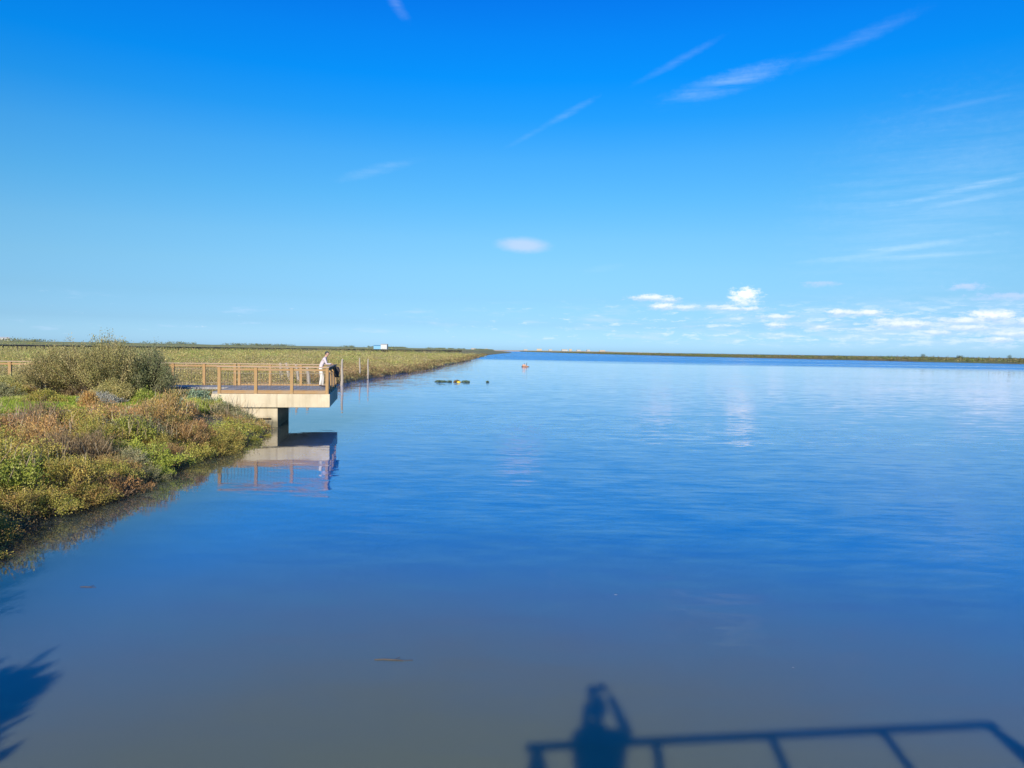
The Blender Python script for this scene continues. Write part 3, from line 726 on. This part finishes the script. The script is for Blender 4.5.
special(-10.9, 29.8, shrub_mesh('shrub', .6, .3, SIL, stems=200, per=36, L=.07, W=.025), 'low silvery shrub at the water edge beside the concrete pier')
special(-21.5, 31.2, shrub_mesh('shrub', .95, .75, SIL, stems=200, per=30, L=.07, W=.022), 'grey-green shrub behind the bright lawn at the left edge of the photo')
special(-18.4, 29.3, shrub_mesh('shrub', .7, .55, OLI, stems=200, per=34, L=.06, W=.025), 'olive-brown shrub between the two patches of bright lawn')
special(-22.6, 33.6, shrub_mesh('shrub', 1.1, 1.0, TAM, **{**big, 'wild': .1}), 'tan-green shrub under the left end of the boardwalk rail at the photo edge')
special(-24.3, 33.2, shrub_mesh('shrub', 1.0, 1.05, [((.22, .23, .11), 5), ((.14, .15, .07), 5)], **{**big, 'wild': .1}), 'dark grey-green shrub at the left photo edge below the boardwalk rail')
# bushes just left of the frame beside the near platform; they shade the water at lower left
special(-5.95, 1.1, shrub_mesh('shrub', 1.35, 2.1, TAM, **{**big, 'stems': 620, 'L': .2, 'W': .12, 'wild': 0., 'flat': .6, 'lump': .06}), 'tall shrub beside the near platform, seen only by its shadow at lower left')
special(-8.2, 6.6, shrub_mesh('shrub', 1.2, 1.5, TAM, **big), 'bank shrub just outside the left edge whose shadow darkens the water there')
special(-4.6, -1.2, shrub_mesh('shrub', 1.2, 1.6, TAM, **big), 'shrub on the bank behind the near platform, out of the photo')
# undergrowth over the near bank
def scatter_cover(name, X, Y, pals, sel, per, rad, L, W, up, lift=0., hgt=.25):
    n = len(X); Z = ground_z(X, Y)
    off = rng.normal(0, 1, (n, per, 3))*np.asarray(rad).reshape(-1, 1, 1)*[.6, .6, 0]; 
    hh = np.abs(rng.normal(0, 1, (n, per)))*np.asarray(hgt).reshape(-1, 1)*.6
    P = np.stack([X, Y, Z], -1)[:, None] + off; P[..., 2] += hh + lift
    D = rng.normal(0, .7, P.shape) + np.array([0, 0, up])
    C = np.zeros((n, per, 3))
    for k, pal in enumerate(pals):
        i = np.where(sel == k)[0]
        if len(i): C[i] = pick(pal, len(i)*per, .2).reshape(len(i), per, 3)
    C *= np.exp(rng.normal(0, .12, (n, 1, 1)))
    q = n*per; Ls = np.repeat(np.broadcast_to(L, (n,)), per)*rng.uniform(.6, 1.3, q); Ws = np.repeat(np.broadcast_to(W, (n,)), per)*rng.uniform(.7, 1.3, q)
    return link(name, quads_mesh(name, leaves(P.reshape(-1, 3), D.reshape(-1, 3), Ls, Ws), C.reshape(-1, 3), M['leaf']))
n = 8000; Y = rng.uniform(7, 34, n); X = rng.uniform(-27, -7.5, n); Ye = rng.uniform(7, 30.5, 2600); X = np.concatenate([X, np.interp(Ye, SHORE[::1, 1][5:17], SHORE[5:17, 0])-rng.uniform(-.1, 1.1, 2600)]); Y = np.concatenate([Y, Ye]); d = shore_dist(X, Y)
k = (d > -.12) & (X > -.74*Y-2.5) & ~((Y > 23.6) & (Y < 31) & (X < -15.0-(29.3-Y)*.35)) & (path_dist(X, Y) > .5) & ~((Y > 31.6+(X+7.95)*.176) & (X > -13.3)); X = X[k]; Y = Y[k]
sel = (np.clip(vnoise(X, Y, 1.5, 8)*2.5+2.5+rng.normal(0, .5, len(X)), 0, 4.9)).astype(int)
tag(scatter_cover('undergrowth', X, Y, [OLI, RUS, GRY, LIM, OLI], sel, 16, .22, .06, .02, .6, hgt=.14), kind='stuff')
# dead stalks standing among the shrubs
n = 1500; Y = rng.uniform(9, 31, n); X = rng.uniform(-24, -8.5, n); d = shore_dist(X, Y); k = (d > .4) & (vnoise(X, Y, 2., 95) > .05) & (path_dist(X, Y) > .6) & ~((Y > 23.6) & (X < -14.6)); X = X[k]; Y = Y[k]
P = np.repeat(np.stack([X, Y, ground_z(X, Y)+.3], -1), 4, 0) + rng.normal(0, .15, (len(X)*4, 3))*[1, 1, .3]; D = rng.normal(0, .28, P.shape)+[0, 0, 1]
tag(link('dead_stalks', quads_mesh('dead_stalks', leaves(P, D, rng.uniform(.35, .75, len(P)), rng.uniform(.012, .022, len(P))), pick([((.42, .33, .2), 3), ((.3, .22, .13), 3), ((.5, .42, .28), 1)], len(P)), M['leaf'])), kind='stuff')
# bright lawn
n = 52000; Y = rng.uniform(23.4, 32, n); X = rng.uniform(-27, -14.2, n); k = (path_dist(X, Y) > .5+rng.uniform(-.1, .1, n)) & (X < -14.6-(29.3-Y)*.35); X = X[k]; Y = Y[k]
tag(scatter_cover('lawn_grass', X, Y, [[((.19, .245, .03), 5), ((.26, .29, .04), 3), ((.13, .17, .025), 2)], [((.40, .34, .14), 3), ((.28, .26, .08), 3)]], (vnoise(X, Y, 2.2, 61)+rng.normal(0, .25, len(X)) > .62).astype(int), 3, .04, .13, .02, 1.4, hgt=.02), kind='stuff')
GAIN = 1.12
# wide saltmarsh behind the platform
def marsh(name, n, y0, y1, per, rad, L, W, hgt):
    Y = y0*(y1/y0)**rng.uniform(0, 1, n); X = rng.uniform(-.78*Y-4, -8, n); d = shore_dist(X, Y)
    aa = R(10); lx = (X+7.95)*math.cos(aa)+(Y-32)*math.sin(aa); ly = -(X+7.95)*math.sin(aa)+(Y-32)*math.cos(aa)
    k = (d > .1) & (ly > 5.9); X = X[k]; Y = Y[k]; d = d[k]
    v = vnoise(X, Y, 9, 21) + .5*vnoise(X, Y, 2.5, 22) + rng.normal(0, .25, len(X))
    v = v + .9*vnoise(X*.3, Y, 8, 24) + .5*vnoise(X*.2, Y, 25, 27); sel = np.where(v > .75, 2, np.where(v > .1, 0, np.where(v > -.55, 1, 3)))
    sel = np.where(d < 3 + 6*vnoise(X, Y, 8, 23), np.where(rng.uniform(size=len(X)) < .6, 4, 0), sel)
    pals = [[((.40, .33, .12), 4), ((.30, .26, .09), 4), ((.48, .40, .17), 2)], [((.32, .30, .08), 4), ((.2, .2, .06), 4), ((.42, .37, .12), 2)],
            [((.24, .32, .07), 4), ((.17, .24, .05), 3), ((.33, .35, .1), 2)], [((.40, .33, .17), 3), ((.3, .24, .12), 3)],
            [((.30, .18, .085), 4), ((.2, .13, .06), 3), ((.36, .25, .12), 2)]]
    sc = (Y/y0)**.55
    return tag(scatter_cover(name, X, Y, pals, sel, per, rad*sc, L*sc, W*sc, .8, hgt=hgt*sc*.8*(.35+1.5*(vnoise(X, Y, 4, 30) > .2)*rng.uniform(.5, 1.2, len(X)))), kind='stuff')
marsh('saltmarsh_plants', 19000, 37, 110, 40, .38, .085, .028, .42)
marsh('saltmarsh_plants', 16000, 90, 420, 26, .8, .17, .07, .5)
n = 900; Y = 40*(300/40)**rng.uniform(0, 1, n); X = rng.uniform(-.78*Y-4, -9, n); aa = R(10)
k = (shore_dist(X, Y) > .5) & (-(X+7.95)*math.sin(aa)+(Y-32)*math.cos(aa) > 7.5) & (vnoise(X, Y, 14, 90) > -.2); X = X[k]; Y = Y[k]; q = (Y/40)**.35
tag(scatter_cover('saltmarsh_mounds', X, Y, [[((.28, .24, .09), 4), ((.18, .17, .06), 4)], [((.34, .25, .11), 4), ((.22, .16, .07), 3)], [((.44, .37, .17), 3), ((.3, .26, .11), 3)]], rng.integers(0, 3, len(X)), 170, .55*q, .11*q, .04*q, .6, hgt=.6*q), kind='stuff')
# dark tussocks along the far left shoreline
n = 1500; u = 60*(500/60)**rng.uniform(0, 1, n); X = np.interp(u, SHORE[13:, 1], SHORE[13:, 0]) - rng.uniform(.1, 1.2, n)*(u/60)**.5
tag(scatter_cover('shore_tussocks', X, u, [[((.22, .14, .07), 3), ((.13, .1, .045), 3), ((.24, .22, .08), 2)]], np.zeros(n, int), 22, .3*(u/60)**.6, .14*(u/60)**.6, .05*(u/60)**.6, .8, hgt=.3), kind='stuff')
# far shore scrub
n = 26000; s0 = rng.uniform(0, 1, n)**1.0*fs_len(); q = fs_point(s0); dp = rng.uniform(0, 1, n)**1.6*70 + 1.5
X = q[:, 0]+dp; Y = q[:, 1]+dp*.25; k = Y > 230; X = X[k]; Y = Y[k]; s0 = s0[k]; dp = dp[k]
hh = (1.75+.55*vnoise(s0, dp*4, 18, 40)+.35*vnoise(s0, dp, 5, 41)).clip(.5, 3)*np.clip(dp/6, .35, 1)*np.interp(Y, [400, 600, 1200, 2000], [1.25, 1.0, .9, .7])
P = np.stack([X, Y, np.full(len(X), .9)], -1)[:, None]+rng.normal(0, 1, (len(X), 8, 3))*[1.4, 1.4, 0]; P[..., 2] += rng.uniform(0, 1, P.shape[:2])*hh[:, None]
D = rng.normal(0, 1, P.shape)+[0, 0, .4]; cl = vnoise(s0, dp*3, 14, 44)
pA = [((.17, .17, .06), 4), ((.12, .13, .05), 3), ((.24, .2, .09), 2)]; pB = [((.27, .19, .09), 3), ((.2, .16, .08), 3), ((.14, .14, .05), 2)]; pC = [((.20, .25, .07), 3), ((.14, .17, .05), 3)]
C = np.where((cl < -.1)[:, None, None], pick(pB, len(X)*8).reshape(-1, 8, 3), np.where((cl > .35)[:, None, None], pick(pC, len(X)*8).reshape(-1, 8, 3), pick(pA, len(X)*8).reshape(-1, 8, 3)))
tag(link('far_shore_scrub', quads_mesh('far_shore_scrub', leaves(P.reshape(-1, 3), D.reshape(-1, 3), rng.uniform(.6, 1.1, C.size//3), rng.uniform(.35, .6, C.size//3)), C.reshape(-1, 3), M['leaf'])), kind='stuff')
# a few single trees
def tree(x, y, h, r, z0, label, group=None, dark=1.):
    t_ = empty('tree', (x, y, z0)); tag(t_, label, 'tree', group)
    s = MB(); s.tube((0, 0, 0), (0, 0, h*.6), h*.05, h*.025, 7)
    for k in range(4):
        a = k*1.6+x; s.tube((0, 0, h*.35), (math.cos(a)*r*.5, math.sin(a)*r*.5, h*.7), h*.02, h*.01, 5)
    s.build('trunk', M['darkwood'], t_)
    n = 700; v = rng.normal(size=(n, 3)); v /= np.linalg.norm(v, axis=1, keepdims=True); v *= (rng.uniform(.2, 1, n)**.4)[:, None]
    v *= (1+.25*np.sin(v[:, :1]*6+x)+.2*np.sin(v[:, 1:2]*7)); P = v*[r, r, h*.34]+[0, 0, h*.66]
    link('crown', quads_mesh('crown', leaves(P, rng.normal(size=(n, 3)), rng.uniform(.3, .6, n)*r*.35, rng.uniform(.2, .35, n)*r*.35), pick([((.09*dark, .11*dark, .04*dark), 3), ((.13*dark, .15*dark, .05*dark), 2)], n), M['leaf']), t_)
tree(300, 545, 4.4, 1.6, 1, 'small round dark tree rising above the scrub of the right far shore')
tree(312, 520, 3.6, 2.2, 1, 'wide low tree on the right far shore, just right of the rounder tree')
tree(308, 462, 4.2, 1.3, 1, 'pale thin tree near the right end of the far shore')
n = 2600; u = rng.uniform(0, 1, n); sg = np.hypot(*(RIDGE[1:]-RIDGE[:-1]).T); cm = np.concatenate([[0], np.cumsum(sg)]); u = 500 + u*(cm[-1]-500)
X = np.interp(u, cm, RIDGE[:, 0]) + rng.normal(0, 2, n); Y = np.interp(u, cm, RIDGE[:, 1]) + rng.normal(0, 2, n)
k = vnoise(u, u*0, 25, 77) + .4*vnoise(u, u*0, 7, 78) > .1; X = X[k]; Y = Y[k]
tag(scatter_cover('dike_scrub', X, Y, [[((.17, .18, .08), 3), ((.22, .23, .09), 2)]], np.zeros(len(X), int), 12, 1.3, .7, .4, .3, hgt=.9), kind='stuff')

# ------------------------------------------------------------------ stakes, floats and other small things
def stake(x, y, h, r, lean, label, group=None, z0=None):
    s = MB(); zz = -.8 if z0 is None else z0
    n = 5; pts_ = [Vector((lean[0]*i/n*h + .02*math.sin(i*2+x), lean[1]*i/n*h, zz+(h-zz if z0 is None else h)*i/n)) for i in range(n+1)]
    for i in range(n): s.tube(pts_[i], pts_[i+1], r*(1-.08*i), r*(1-.08*(i+1)), 9)
    o = s.build('mooring_stake', M['greywood'], None, loc=(x, y, 0)); tag(o, label, 'stake', group); return o
stake(-15.6, 68.2, 2.4, .15, (.01, 0), 'thickest weathered wooden stake standing in the water right of the platform')
stake(-16.75, 82, 2.35, .12, (-.02, 0), 'left of the two close thin stakes at the marsh edge right of the platform')
stake(-16.0, 82.5, 2.25, .12, (.015, 0), 'right of the two close thin stakes at the marsh edge right of the platform')
stake(-19.2, 62, 1.7, .17, (-.06, 0), 'leaning stake seen through the middle railing bay, left one of a leaning pair', z0=.4)
stake(-18.6, 62.5, 1.7, .17, (-.22, 0), 'leaning stake seen through the middle railing bay, right one of a leaning pair', z0=.4)
stake(-17.6, 61.5, 1.6, .14, (-.16, 0), 'leaning stake seen through the last railing bay just right of the middle post', z0=.4)
stake(-16.6, 61, 1.6, .17, (-.12, 0), 'split pale stake seen through the last railing bay of the platform', z0=.2)
def weed(x, y, rx, h, pal, label, name='floating_weed', cat='floating weed'):
    n = 900; a = rng.uniform(0, 6.28, n); r = np.sqrt(rng.uniform(0, 1, n)); P = np.stack([r*np.cos(a)*rx, r*np.sin(a)*rx*.8, (1-r**1.5)*h*rng.uniform(0, 1, n)], -1)
    o = link(name, quads_mesh(name, leaves(P, rng.normal(0, .6, (n, 3))+[0, 0, .3], rng.uniform(.1, .2, n), rng.uniform(.04, .08, n)), pick(pal, n), M['leaf']), None, (x, y, 0)); tag(o, label, cat)
DW = [((.12, .18, .12), 3), ((.16, .21, .12), 2), ((.08, .12, .08), 2)]
weed(-7.5, 78.5, .6, .08, DW, 'dark clump of floating weed, left of the two clumps in the calm water')
weed(-4.9, 78.8, .4, .11, DW, 'dark green clump of floating weed right of the yellow float')
weed(-6.6, 78.5, .2, .06, DW, 'tiny scrap of dark weed floating between the two larger clumps')
weed(-2.6, 79, .06, .02, DW, 'tiny scrap of weed floating on its own right of the clumps')
def buoy(x, y, r, material, label):
    b = bmesh.new(); q = bmesh.ops.create_uvsphere(b, u_segments=16, v_segments=10, radius=r)
    for v in q['verts']: v.co.z = v.co.z*.6 + r*.2; v.co.x *= 1.7
    me = bpy.data.meshes.new('float_body'); b.to_mesh(me); b.free(); me.materials.append(material); me.polygons.foreach_set('use_smooth', [True]*len(me.polygons))
    e_ = empty('buoy', (x, y, 0)); tag(e_, label, 'buoy'); link('float_body', me, e_)
    s = MB(); s.tube((r*1.6, 0, r*.2), (r*2.1, .03, .02), .03, seg=6); s.build('rope_eye', M['darkwood'], e_)
buoy(-5.6, 78.3, .13, simple('yellow_plastic', (.75, .55, .03), .4), 'yellow float lying between the two dark weed clumps')
weed(-5.8, 78.6, .3, .18, [((.3, .2, .08), 3), ((.12, .12, .05), 2)], 'brownish weed wrapped round the yellow float')
# rusty raft-like float far out, with two dark tips
rf = empty('mooring_raft', (2.75, 158, 0), .15); rf.scale = (.8, .8, .8); tag(rf, 'small rusty red-brown raft with two dark uprights floating alone on the calm water', 'raft')
s = MB(); s.box(-.85, .75, -.5, .5, -.15, .28, .08); s.box(-.75, .1, -.45, .45, .285, .62, .1); s.build('hull', simple('rusty_red', (.45, .17, .09), .7, .5, 3, .01, (.62, .4, .26)), rf)
s = MB(); s.box(-.95, 1.0, -.55, .55, .04, .17, .04); s.build('fender', simple('dark_rubber', (.05, .025, .02), .7), rf)
s = MB(); s.tube((-.2, 0, .6), (-.2, 0, .95), .07, seg=8); s.build('upright', M['darkwood'], rf)
s = MB(); s.tube((.35, 0, .28), (.4, 0, 1.1), .09, .07, seg=8); s.build('upright', M['darkwood'], rf)
# scraps floating near the camera
def scrap(x, y, L_, material, name, label, cat, z=.004):
    s = MB(); pz = [Vector((L_*(i/4-.5), .03*L_*math.sin(i*1.7), z+.002*math.sin(i))) for i in range(5)]
    for i in range(4): s.tube(pz[i], pz[i+1], min(1, L_*4)*(.004+.003*math.sin(i+.6)), seg=5)
    s.tube(pz[2], pz[2]+Vector((.06, .07, .004))*min(1, L_*4), .003*min(1, L_*4), seg=4)
    o = s.build(name, material, None, loc=(x, y, 0)); tag(o, label, cat)
scrap(-1.25, 8.0, .42, M['darkwood'], 'twig', 'short dark twig floating on the murky water in the lower middle', 'twig')
scrap(-5.9, 10.3, .22, M['darkwood'], 'twig', 'tiny dark twig floating near the left edge below the bank', 'twig')
scrap(1.5, 10.3, .045, M['white'], 'feather', 'tiny white feather floating in the middle of the near water', 'feather')
scrap(3.1, 7.95, .03, M['white'], 'feather', 'tiny white speck of a feather floating right of the shadow', 'feather')

# ------------------------------------------------------------------ far buildings
def house(x, y, w_, dp, h, rz, label, wallm, roofm, group=None, rh=2., name='house', z0=1., wins=4):
    e_ = empty(name, (x, y, z0), rz); tag(e_, label, 'building', group)
    s = MB(); s.box(-w_/2, w_/2, -dp/2, dp/2, 0, h); s.build('wall', wallm, e_)
    b = bmesh.new(); v = [b.verts.new(q) for q in [(-w_/2-.3, -dp/2-.3, h+.003), (w_/2+.3, -dp/2-.3, h+.003), (w_/2+.3, dp/2+.3, h+.003), (-w_/2-.3, dp/2+.3, h+.003), (-w_/2-.3, 0, h+rh), (w_/2+.3, 0, h+rh)]]
    for f in [(0, 1, 5, 4), (2, 3, 4, 5), (0, 4, 3), (1, 2, 5), (3, 2, 1, 0)]: b.faces.new([v[i] for i in f])
    me = bpy.data.meshes.new('roof'); b.to_mesh(me); b.free(); me.materials.append(roofm); link('roof', me, e_)
    for i in range(wins):
        s = MB(); q = -w_/2 + w_*(i+.5)/wins; s.box(q-.5, q+.5, -dp/2-.03, -dp/2+.02, h*.35, h*.7); s.build('window', M['glassdark'], e_)
house(-96.2, 560, 4.6, 5, 4.4, 0, 'small white hut beside a blue one on the horizon left of centre', M['white'], M['white'], rh=.5, z0=2.2, wins=0)
house(-101.5, 562, 5.4, 5, 3.4, 0, 'low bright blue hut beside a white one on the far dike', M['bluepaint'], M['bluepaint'], rh=.4, z0=2.2, wins=0)
house(-655, 960, 13, 8, 3.4, .55, 'long low white farm building on the horizon at the far left', M['white'], M['white'], rh=1.2, z0=7.0, wins=5)
for i, (x, w_, h) in enumerate([(120, 22, 9), (170, 14, 7), (235, 26, 8), (262, 12, 10), (300, 18, 7), (345, 14, 8), (410, 24, 7), (60, 16, 6), (-180, 20, 7), (-120, 14, 6)]):
    house(x, 3350+i*9, w_, 12, h, .1*(i % 3), 'tiny pale house of the distant town on the horizon', M['white'] if i % 3 else M['tan'], M['tan'], 'houses of the distant town', rh=3, z0=1.5)
